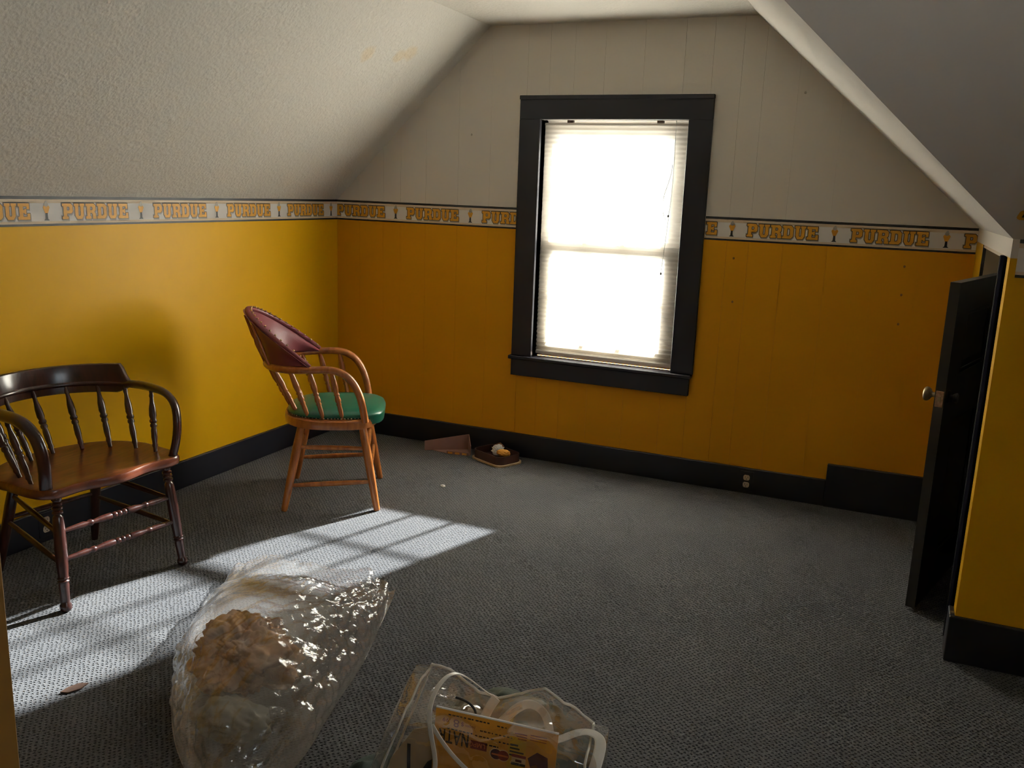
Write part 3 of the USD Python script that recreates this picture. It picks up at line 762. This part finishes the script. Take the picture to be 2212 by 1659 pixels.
ct = thing('brown_tray', 'dark brown round-cornered tray holding scraps, in front of the baseboard', 'tray', (1.200, -.150, 0), -25)
rr = sbox(-.082, -.045, .082, .045).buffer(.043, 8)
base = sbox(-.086, -.049, .086, .049).buffer(.050, 8)
obj('base_rim', prism(base, .010, (0, 0, .001), (1, 0, 0), (0, 1, 0)), M['tan'], ct, 'tan rim under the tray')
obj('side_wall', prism(rr.difference(rr.buffer(-.006)), .048, (0, 0, .010), (1, 0, 0), (0, 1, 0)), M['dark_brown'], ct)
obj('tray_floor', prism(rr.buffer(-.005), .004, (0, 0, .011), (1, 0, 0), (0, 1, 0)), M['dark_brown'], ct)


def crumple(c, r, scale, seed, amp, freq, sub=4):
    m = trimesh.creation.icosphere(sub, 1.0)
    v = m.vertices * np.array(scale)
    d = meshkit.fbm(m.vertices * freq + seed, 3, seed) - .5
    d2 = np.abs(meshkit.noise(m.vertices * freq * 1.7 + seed, seed + 5) - .5) * 2
    v = v * (1 + amp * d[:, None] * 2 + amp * (d2[:, None] - .5)) * r + np.array(c)
    return trimesh.Trimesh(v, m.faces, process=False)


def floor_at(m, z):
    m.vertices[:, 2] = np.maximum(m.vertices[:, 2], z)
    return m


wp = floor_at(crumple((1.20, -.135, .058), .036, (1.1, .8, .9), 3, .35, 2.2), .0155)
tag(obj('crumpled_paper', wp, M['white_paper'], smooth=40), 'crumpled white paper lying in the dark brown tray', 'paper')
am = floor_at(crumple((1.250, -.168, .056), .038, (1.15, .75, .55), 8, .16, 1.6), .0155)
tag(obj('folded_cloth', am, M['amber'], smooth=60), 'amber folded cloth scrap lying in the dark brown tray', 'cloth')
fl_ = prism(Polygon([(-.05, 0), (.05, 0), (.035, .05), (0, .062), (-.045, .04)]), .003, (1.185, -.100, .030), (.92, -.39, 0), (.12, .28, .95))
tag(obj('cardboard_flap', fl_, mat('flap_brown', (.24, .10, .05), .7, .2, 20)), 'light brown cardboard flap leaning at the back of the dark brown tray', 'cardboard')

tag(obj('paper_crumb', floor_at(crumple((1.153, -.725, .006), .013, (1.1, .8, .6), 2, .3, 2.0, 2), .0), M['white_paper']), 'tiny white crumb alone on the carpet before the oak chair', 'crumb')
leaf = prism(Polygon([(-.035, 0), (-.01, .012), (.02, .016), (.045, .006), (.02, -.010), (-.015, -.012)]), .004, (1.065, -2.955, .004), (.55, .83, 0.04), (-.82, .54, .20))
tag(obj('dry_leaf', leaf, mat('dry_leaf', (.07, .032, .016), .8, .3, 60)), 'curled dry brown leaf at the edge of the sunlit carpet', 'leaf')


# ================================================================== clear plastic sack with brown bundle
def film(name, tr, white, rough, bscale, bstr, fac=0.06):
    nodes = {'t': ('transparent_bsdf', {'color': (tr, tr, tr)}), 'd': ('translucent_bsdf', {'color': (0.85, 0.83, 0.78)}), 'd2': ('diffuse_bsdf', {'color': (0.85, 0.83, 0.78)}), 'dd': ('mix_closure', {'fac': 0.5}),
             'g': ('glossy_bsdf', {'roughness': rough, 'color': (1, 1, 1)}), 'f': ('layer_weight', {'blend': 0.5}), 'pw': ('math', {'math_type': 'power', 'value2': 3.5}), 'fs': ('math', {'math_type': 'multiply_add', 'value2': 0.5, 'value3': fac}),
             'a': ('mix_closure', {'fac': white}), 'm': ('mix_closure', {}),
             'geo': ('geometry', {}), 'n': ('noise_texture', {'scale': bscale, 'detail': 3.0, 'distortion': 0.4}), 'b': ('bump', {'strength': bstr, 'distance': 0.01})}
    links = [('d.BSDF', 'dd.closure1'), ('d2.BSDF', 'dd.closure2'), ('t.BSDF', 'a.closure1'), ('dd.closure', 'a.closure2'), ('f.facing', 'pw.value1'), ('pw.value', 'fs.value1'), ('fs.value', 'm.fac'), ('a.closure', 'm.closure1'), ('g.BSDF', 'm.closure2'),
             ('geo.position', 'n.vector'), ('n.fac', 'b.height'), ('b.normal', 'g.normal')]
    return usdkit.material(stage, f'/World/Looks/{name}', nodes, links, surface='m.closure')


M['sack'] = film('sack_film', 0.97, 0.12, 0.10, 60, 0.3, 0.13)
M['vinyl'] = film('clear_vinyl', 0.95, 0.04, 0.03, 14, 0.30, 0.16)
M['piping'] = mat('white_piping', (0.68, 0.63, 0.54), 0.35)


def sack():
    # stations from the open mouth (far) to the closed bottom (near): left point, right point, crown height
    st = [((.93, -2.08), (1.57, -1.93), .050), ((1.00, -2.22), (1.63, -2.06), .10), ((1.08, -2.40), (1.70, -2.25), .165), ((1.17, -2.57), (1.76, -2.42), .225), ((1.28, -2.76), (1.80, -2.58), .245),
          ((1.40, -2.90), (1.84, -2.74), .245), ((1.53, -3.02), (1.88, -2.88), .20), ((1.66, -3.11), (1.895, -3.00), .13), ((1.75, -3.15), (1.87, -3.10), .05)]
    L = spline([(*s[0], 0) for s in st], 200); R = spline([(*s[1], 0) for s in st], 200)
    H = np.interp(np.linspace(0, 1, 200), np.linspace(0, 1, len(st)), [s[2] for s in st])
    H = np.convolve(np.pad(H, 4, 'edge'), np.ones(9) / 9, 'valid')
    nU = 300
    t = np.linspace(0, 2 * np.pi, nU, endpoint=False)
    V = np.zeros((200, nU, 3))
    for i in range(200):
        m_, h_ = (L[i] + R[i]) / 2, (R[i] - L[i]) / 2
        c_, s_ = np.cos(t), np.sin(t)
        cx_ = np.sign(c_) * np.abs(c_) ** .85
        zz = np.where(s_ > 0, H[i] * np.abs(s_) ** 1.1, 0.0) + .006
        V[i, :, :2] = m_[:2] + np.outer(cx_, h_[:2])
        V[i, :, 2] = zz
    return V


SV = sack()


def cells(p, spacing, seed, stretch=(1, 1, 1)):
    """Distance to the nearest of many scattered points: a field of cones with sharp creases, as crumpled film has."""
    from scipy.spatial import cKDTree
    q = p * np.array(stretch)
    r = np.random.default_rng(seed)
    lo, hi = q.min(0) - spacing, q.max(0) + spacing
    nseed = int(np.prod((hi - lo) / spacing)) + 8
    d, _ = cKDTree(r.uniform(lo, hi, (nseed, 3))).query(q, k=2)
    return d[:, 0] / spacing, (d[:, 1] - d[:, 0]) / spacing


def crinkle(V, amp, seed):
    p = V.reshape(-1, 3)
    p = p + .018 * np.stack([meshkit.fbm(p * 9 + k_ * 7, 2, seed + k_) - .5 for k_ in range(3)], -1)
    big = meshkit.fbm(p * 6 + seed, 2, seed) - .5
    a1, r1 = cells(p, .115, seed, (1, .8, 1)); a2, r2 = cells(p, .050, seed + 1, (1.3, .8, 1)); a3, r3 = cells(p, .024, seed + 2, (1, .7, 1))
    patch = np.clip(meshkit.noise(p * 5 + 3, seed + 9) * 2.2 - .6, 0, 1)
    for c_, w_ in (((1.74, -2.42, .12), .16), ((1.52, -2.98, .12), .13), ((1.74, -3.03, .08), .14), ((1.84, -2.75, .1), .12)):
        patch = np.maximum(patch, np.exp(-(((p - np.array(c_)) / w_) ** 2).sum(1)) * 1.1)
    d = big * 1.4 + (.55 - a1) * 1.2 + (.55 - a2) * 1.0 * (.3 + .7 * patch) + (.55 - a3) * .75 * patch
    return (d * amp).reshape(V.shape[:2])


def normals(V):
    du = np.roll(V, -1, 1) - np.roll(V, 1, 1)
    dv_ = np.gradient(V, axis=0)
    n = np.cross(du, dv_); l = np.linalg.norm(n, axis=2, keepdims=True)
    return n / np.maximum(l, 1e-9)


N_ = normals(SV)
cen = SV.mean(1, keepdims=True)
N_ *= np.sign((N_ * (SV - cen)).sum(2, keepdims=True) + 1e-9)
D_ = crinkle(SV, .020, 11)
wgt = np.clip(SV[:, :, 2] / .05, .12, 1)
FV = SV + N_ * (D_ * wgt)[:, :, None]
# mouth edge: ragged, two corners drawn out
edge = np.linspace(0, 1, 200)[:, None]
lift = np.exp(-(edge / .12) ** 2)
rag = (meshkit.noise(np.c_[np.arange(300) * .07, np.zeros(300), np.zeros(300)], 4) - .5)
FV[:, :, 1] += lift * rag[None] * .06
FV[:, :, 2] += lift * (SV[:, :, 2] > .012) * (.02 + .05 * np.abs(rag)[None])
FV[:, :, 2] = np.maximum(FV[:, :, 2], .004)
closed = np.concatenate([FV, FV[:, :1]], 1)
sk = grid_mesh(closed)
tag(obj('plastic_sack', sk, M['sack'], smooth=True), 'large crumpled clear plastic sack lying on the sunlit carpet', 'plastic bag')

bun = trimesh.creation.icosphere(6, 1.0)
bv = bun.vertices.copy()
bs = bv + .25 * np.stack([meshkit.fbm(bv * 2 + k_ * 5, 2, 70 + k_) - .5 for k_ in range(3)], -1)
b1, _ = cells(bs, .55, 71); b2, _ = cells(bs, .24, 72, (1, 1.6, 1)); b3, _ = cells(bs, .11, 73)
bd = 1 + (.5 - b1) * .42 + (.5 - b2) * .20 + (.5 - b3) * .08 + (meshkit.fbm(bv * 1.6, 2, 74) - .5) * .5
bv = bv * bd[:, None] * np.array((.165, .150, .098))
bv = bv @ trimesh.transformations.rotation_matrix(-.5, (0, 0, 1))[:3, :3].T + (1.505, -2.69, .092)
bun = floor_at(trimesh.Trimesh(bv, bun.faces, process=False), .012)
M['kraft'] = usdkit.material(stage, '/World/Looks/kraft_bundle', {'g': ('geometry', {}), 'n': ('noise_texture', {'scale': 8.0, 'detail': 5.0, 'distortion': 1.2}),
    'r': ('rgb_ramp', {'ramp': [(0.30, (.085, .030, .012)), (0.46, (.26, .115, .042)), (0.58, (.42, .235, .105)), (0.75, (.30, .16, .06))]}), 'p': ('principled_bsdf', {'roughness': 0.8})},
    [('g.position', 'n.vector'), ('n.fac', 'r.fac'), ('r.color', 'p.base_color')], surface='p.BSDF')
tag(obj('brown_bundle', bun, M['kraft'], smooth=30), 'crumpled brown paper bundle inside the clear plastic sack', 'bundle')
gr = floor_at(crumple((1.66, -2.93, .06), .10, (1.2, .8, .55), 33, .2, 2.2, 4), .012)
tag(obj('grey_cloth', gr, mat('grey_cloth', (.17, .16, .125), .85, .3, 14), smooth=40), 'grey-green cloth at the near end inside the clear plastic sack', 'cloth')

# ================================================================== dark green blanket, clear vinyl tote and what it holds
n = 110
gx, gy = np.meshgrid(np.linspace(-1, 1, n), np.linspace(-1, 1, n), indexing='ij')
rad = np.sqrt(gx ** 2 + gy ** 2); angl = np.arctan2(gy, gx)
k = 1 / np.maximum(np.maximum(np.abs(gx), np.abs(gy)), 1e-6) * rad
ux, uy = gx / np.maximum(k, 1e-6), gy / np.maximum(k, 1e-6)
rr_ = np.sqrt(ux ** 2 + uy ** 2)
wob = 1 + .16 * np.sin(angl * 3 + .4) + .07 * np.sin(angl * 7 + 1)
BX, BY = 2.46 + ux * .40 * wob, -3.03 + uy * .36 * wob
fold = meshkit.fbm(np.stack([BX * 9, BY * 7, BX * 0], -1), 3, 5)
rid = 1 - np.abs(meshkit.noise(np.stack([BX * 13 + BY * 6, BY * 15, BX * 0], -1), 9) * 2 - 1)
BZ = .006 + np.clip((1 - rr_) * 4, 0, 1) * (.014 + .16 * fold * rid)
hollow = np.exp(-(((BX - 2.47) / .33) ** 4 + ((BY + 3.06) / .15) ** 4)) + np.exp(-(((BX - 2.445) / .2) ** 4 + ((BY + 2.735) / .1) ** 4))
BZ = BZ * (1 - .93 * np.minimum(hollow, 1))
bl = grid_mesh(np.stack([BX, BY, BZ], -1))
M['blanket'] = mat('dark_green_fleece', (0.012, 0.028, 0.021), 0.9, 0.3, 20, 0.3, 200, 0.003)
skirt = grid_mesh(np.stack([BX, BY, BZ * 0 + .002], -1)); skirt.invert()
tag(obj('green_blanket', cat([bl, skirt]), M['blanket'], smooth=60), 'dark green fleece blanket spread under the clear tote bag', 'blanket')

# tote local frame: u along its width (left to right in view), w towards the photographer
TO = np.array((2.352, -3.045, .03)); TU = np.array((.985, .172, 0)); TW = np.array((.172, -.985, 0)); TZ = np.array((0, 0, 1.0))


def tp(u, w, z):
    return TO + u * TU + w * TW + (z - .03) * TZ


tote = thing('clear_tote', 'clear vinyl tote bag with pale piping standing in the foreground', 'tote bag')


def sheet(fn, nu=50, nv=40):
    V = np.array([[fn(i, j) for j in np.linspace(0, 1, nv)] for i in np.linspace(0, 1, nu)])
    return V


def rumple(V, amp, seed):
    p = V.reshape(-1, 3)
    d = (meshkit.fbm(p * 11 + seed, 3, seed) - .5) * 2 + .5 * (1 - np.abs(meshkit.noise(p * 26 + seed, seed + 3) * 2 - 1) * 2)
    return V + (d.reshape(V.shape[:2]) * amp)[:, :, None] * TW


topb = lambda i: np.interp(i, [0, .12, .32, .45, .62, .72, .82, 1], [.440, .437, .395, .380, .410, .428, .405, .365])
WT = .385
def flare(i, z): return -.022 - .36 * (.44 - z) * (1 - i) + i * (WT + .10 * (.40 - z))


def zb_(i, j): return .035 + (topb(i) - .035) * j


VB = rumple(sheet(lambda i, j: tp(flare(i, zb_(i, j)), -.050 - .02 * (1 - j), zb_(i, j)), 90, 80), .012, 3)


def front(i, j):
    zt_, zf = topb(i) - .004, min(.386, topb(i) - .022)
    q = max(0, (j - .68) / .32)
    z = .035 + (zf - .035) * min(1, j / .68) + (zt_ - zf) * q ** 1.3
    w = .088 - .136 * (1 - (1 - q) ** 1.4)
    return tp(flare(i, z), w, z)


VF = sheet(front, 90, 80)
VF = rumple(VF, .012, 8)
p_ = VF.reshape(-1, 3)
wr = np.array([np.clip((np.linspace(0, 1, 80) - .55) / .2, 0, 1) for _ in range(90)]) * np.clip((1 - np.linspace(0, 1, 80)) / .05, 0, 1)[None]
VF = VF + TZ * (((meshkit.fbm(p_ * 17, 2, 61) - .5) * .040 + (np.abs(meshkit.noise(p_ * 30, 62) - .5)) * .014).reshape(VF.shape[:2]) * wr)[:, :, None]

obj('back_sheet', grid_mesh(VB), M['vinyl'], tote, smooth=True)
obj('front_sheet', grid_mesh(VF), M['vinyl'], tote, smooth=True)
for side_, (eb, ef) in (('l', (VB[0], VF[0])), ('r', (VB[-1], VF[-1]))):
    q = np.linspace(0, 1, 16)[:, None, None]
    s_ = -1 if side_ == 'l' else 1
    G_ = eb[None] + (ef - eb)[None] * q + TU * (s_ * .035 * np.sin(math.pi * q)) * 1.0
    obj('gusset', grid_mesh(rumple(G_, .006, 14)), M['vinyl'], tote, smooth=True)
fb = (VB[:, 0], VF[:, 0])
obj('base_sheet', grid_mesh(np.array([fb[0], fb[1]])), M['vinyl'], tote, smooth=True)
obj('top_piping', sweep(VB[:, -1] + (0, 0, .002), .0035, n=8), M['piping'], tote, 'pale piping along the back edge', smooth=50)
for e_ in (VB[0], VB[-1], VF[0], VF[-1]):
    obj('corner_piping', sweep(e_, .003, n=6), M['piping'], tote, smooth=50)
# handles: flat straps
def strap(pts, wdt, nrm_):
    P_ = spline(pts, 50)
    return sweep(P_, wdt, .0015, n=8, up=nrm_, square=.3)


obj('handle', strap([tp(.035, .10, .26), tp(.030, .102, .36), tp(.022, .09, .42), tp(.030, .03, .452), tp(.050, -.02, .446), tp(.10, -.045, .405), tp(.13, -.050, .385)], .0055, TW), M['piping'], tote, 'thin strap hanging over the left corner')
obj('handle', strap([tp(.030, .098, .385), tp(.060, .102, .345), tp(.115, .105, .295), tp(.19, .105, .25), tp(.25, .105, .22)], .0055, TW), M['piping'], tote, 'thin strap crossing the yellow envelope')
obj('handle', strap([tp(.115, -.020, .335), tp(.13, -.025, .375), tp(.142, -.03, .395)], .011, TW), M['piping'], tote, 'short strap behind the envelope')
obj('handle', strap([tp(.150, -.015, .335), tp(.185, -.02, .375), tp(.225, -.025, .397), tp(.255, -.02, .385), tp(.275, .00, .352), tp(.285, .02, .335)], .011, TW), M['piping'], tote, 'looped strap rising behind the envelope')
obj('handle', strap([tp(.283, .03, .352), tp(.32, .01, .358), tp(.36, -.01, .362), tp(.385, .0, .36), tp(.392, .035, .345), tp(.385, .07, .315), tp(.375, .09, .27)], .013, (0, 0, 1)), M['piping'], tote, 'broad strap folded at the right corner')

# folded olive cloth in the tote
oc = floor_at(crumple((2.445, -2.735, .10), 1.0, (.215, .105, .145), 41, .12, 2.6, 5), .012)
tag(obj('olive_cloth', oc, mat('olive_cloth', (.062, .074, .052), .9, .3, 14, .4, 60, .006), smooth=50), 'olive-green cloth heap seen through the clear tote, just behind it', 'cloth')
cordp = [tp(.060, .022, .412), tp(.085, .024, .408), tp(.100, .024, .398), tp(.108, .022, .375)]
tag(obj('black_cord', sweep(spline(cordp, 20), .0028, n=8), M['slot'], smooth=50), 'short black cord curling above the envelope inside the tote', 'cord')

# folded tan leaflet at the left end of the tote
lf = thing('folded_leaflet', 'tan folded leaflet with dark bars at the left end of the clear tote', 'leaflet')
LO = tp(0, .045, .03); LV = TZ; LN = -np.cross(TU, TZ)
obj('sheet', prism(Polygon([(-.13, .02), (.018, .02), (.018, .318), (-.03, .300), (-.085, .215)]), .003, LO - np.array((0, 0, 0)), TU, LV), mat('leaflet_tan', (.42, .31, .17), .6, .2, 14), lf)
obj('printed_bar', prism(sbox(-.045, .02, -.037, .262), .0006, LO + np.cross(TU, LV) * .003, TU, LV), M['slot'], lf, 'dark printed bar')
obj('printed_bar', prism(Polygon([(-.028, .02), (.018, .02), (.018, .235), (.004, .225), (-.020, .18)]), .0006, LO + np.cross(TU, LV) * .003, TU, LV), M['slot'], lf, 'dark printed corner')

# yellow printed envelope
ev = thing('printed_envelope', 'orange-yellow mail-order envelope standing upside down in the clear tote', 'envelope')
EO = tp(.024, .052, .40); EU = (tp(.304, .052, .385) - EO); EW = np.linalg.norm(EU); EU /= EW
EV = np.cross(EU, -TW); EV /= np.linalg.norm(EV); EV = EV if EV[2] > 0 else -EV
EN = np.cross(EU, EV)
EO0 = EO - EV * .33
obj('sheet', prism(sbox(0, 0, EW, .33), .004, EO0 - EN * .004, EU, EV), mat('envelope_yellow', (.68, .31, .035), .45, .12, 12), ev)
obj('top_edge', prism(sbox(0, .3285, EW, .3315), .0044, EO0 - EN * .0042, EU, EV), M['white_paper'], ev, 'pale paper edge')


def ink(name, poly_or_mesh, m, d=.0003, label=None):
    if isinstance(poly_or_mesh, trimesh.Trimesh):
        T_ = np.eye(4); T_[:3, 0], T_[:3, 1], T_[:3, 2], T_[:3, 3] = EU, EV, EN, EO0
        q = poly_or_mesh.copy(); q.apply_transform(T_)
    else:
        q = prism(poly_or_mesh, d, EO0 + EN * .0002, EU, EV)
    return obj(name, q, m, ev, label)


def upside(text, h, x, z, bold=False, sx=1.0, depth=.0003, ang=0.0):
    """Lettering turned by half a turn; x, z is the right end of the turned line."""
    t = meshkit.text_mesh(text, h, depth, bold)
    t.apply_scale((sx, 1, 1))
    t.apply_transform(trimesh.transformations.rotation_matrix(math.pi + ang, (0, 0, 1)))
    t.apply_translation((x, z, .0002))
    return t


M['print_dark'] = mat('print_dark', (.050, .035, .022), .5)
M['print_red'] = mat('print_red', (.24, .030, .018), .5)
M['print_deep'] = mat('print_deep_red', (.090, .016, .020), .5)
M['print_yellow'] = mat('print_yellow', (.60, .34, .02), .45)
M['print_orange'] = mat('print_orange', (.62, .16, .035), .45)
M['print_navy'] = mat('print_navy', (.012, .013, .028), .5)
M['print_tan'] = mat('print_tan', (.62, .42, .20), .45)
zt = .33
ink('large_lettering', upside('NATR', .031, .083, zt - .052, True, .62), M['print_dark'], label='tall dark capitals printed upside down')
ink('red_stamp', sbox(.086, zt - .083, .124, zt - .062), M['print_red'], label='red stamp box')
ink('stamp_lettering', upside('LMPO', .010, .121, zt - .067, True, 1.0, .0008), M['print_orange'])
ink('price_figure', upside('8', .018, .058, zt - .021, True), M['print_red'], label='large red figure 8 printed upside down')
ink('price_figure', upside('$', .009, .068, zt - .024, True), M['print_red'])
ink('price_figure', upside('.99', .009, .036, zt - .022, True), M['print_red'])
ink('print_line', upside('pages', .006, .094, zt - .028), M['print_red'])
for x1, z, wdt, m_ in ((.125, .010, .095, 'print_dark'), (.090, .045, .060, 'print_dark'), (.140, .047, .045, 'print_dark'), (.185, .050, .035, 'print_dark'), (.150, .064, .03, 'print_dark'), (.135, .033, .03, 'print_dark'), (.180, .033, .04, 'print_dark'), (.165, .012, .022, 'print_dark')):
    pl = unary_union([sbox(x1 - wdt + a_, zt - z - .0032, min(x1 - wdt + a_ + b_, x1), zt - z) for a_, b_ in zip(np.arange(0, wdt, .009), rng.uniform(.004, .0075, 40))])
    ink('print_line', pl, M[m_])
ink('yellow_panel', sbox(.172, zt - .115, .212, zt - .030), M['print_yellow'], label='yellow printed panel')
for q in range(4):
    ink('print_line', sbox(.176, zt - .052 - q * .0085, .176 + (.018, .022, .032, .024)[q], zt - .048 - q * .0085), M['print_dark'], .0006)
for q in range(3):
    ink('print_line', sbox(.184 + q * .004, zt - .022 - q * .006, .212, zt - .019 - q * .006), M['print_red'], .0006)
    ink('print_line', sbox(.219, zt - .018 - q * .006, .256, zt - .0158 - q * .006), M['print_red'])
disc = Point(.146, zt - .083).buffer(.0125, 20); disc2 = Point(.163, zt - .083).buffer(.0125, 20)
ink('card_badge', disc.union(disc2).buffer(.0022), M['print_tan'], label='card badge of two overlapping red discs')
ink('badge_disc', disc, M['print_deep'], .0006); ink('badge_disc', disc2, M['print_red'], .0007)
ink('badge_stripe', sbox(.136, zt - .0855, .174, zt - .0815), M['print_orange'], .0009)
ink('card_badge', sbox(.182, zt - .099, .214, zt - .072), M['print_tan'], .0005, 'card badge with a red bar over a navy bar')
ink('badge_bar', sbox(.182, zt - .079, .214, zt - .072), M['print_red'], .0008); ink('badge_bar', sbox(.182, zt - .099, .214, zt - .093), M['print_navy'], .0008)
ink('badge_lettering', sbox(.191, zt - .090, .205, zt - .084), M['print_deep'], .0008)
pic = Polygon([(.218, zt - .075), (.238, zt - .056), (.262, zt - .064), (.268, zt - .115), (.246, zt - .120), (.226, zt - .098)])
ink('picture_patch', pic, M['print_deep'], label='dark red picture patch')
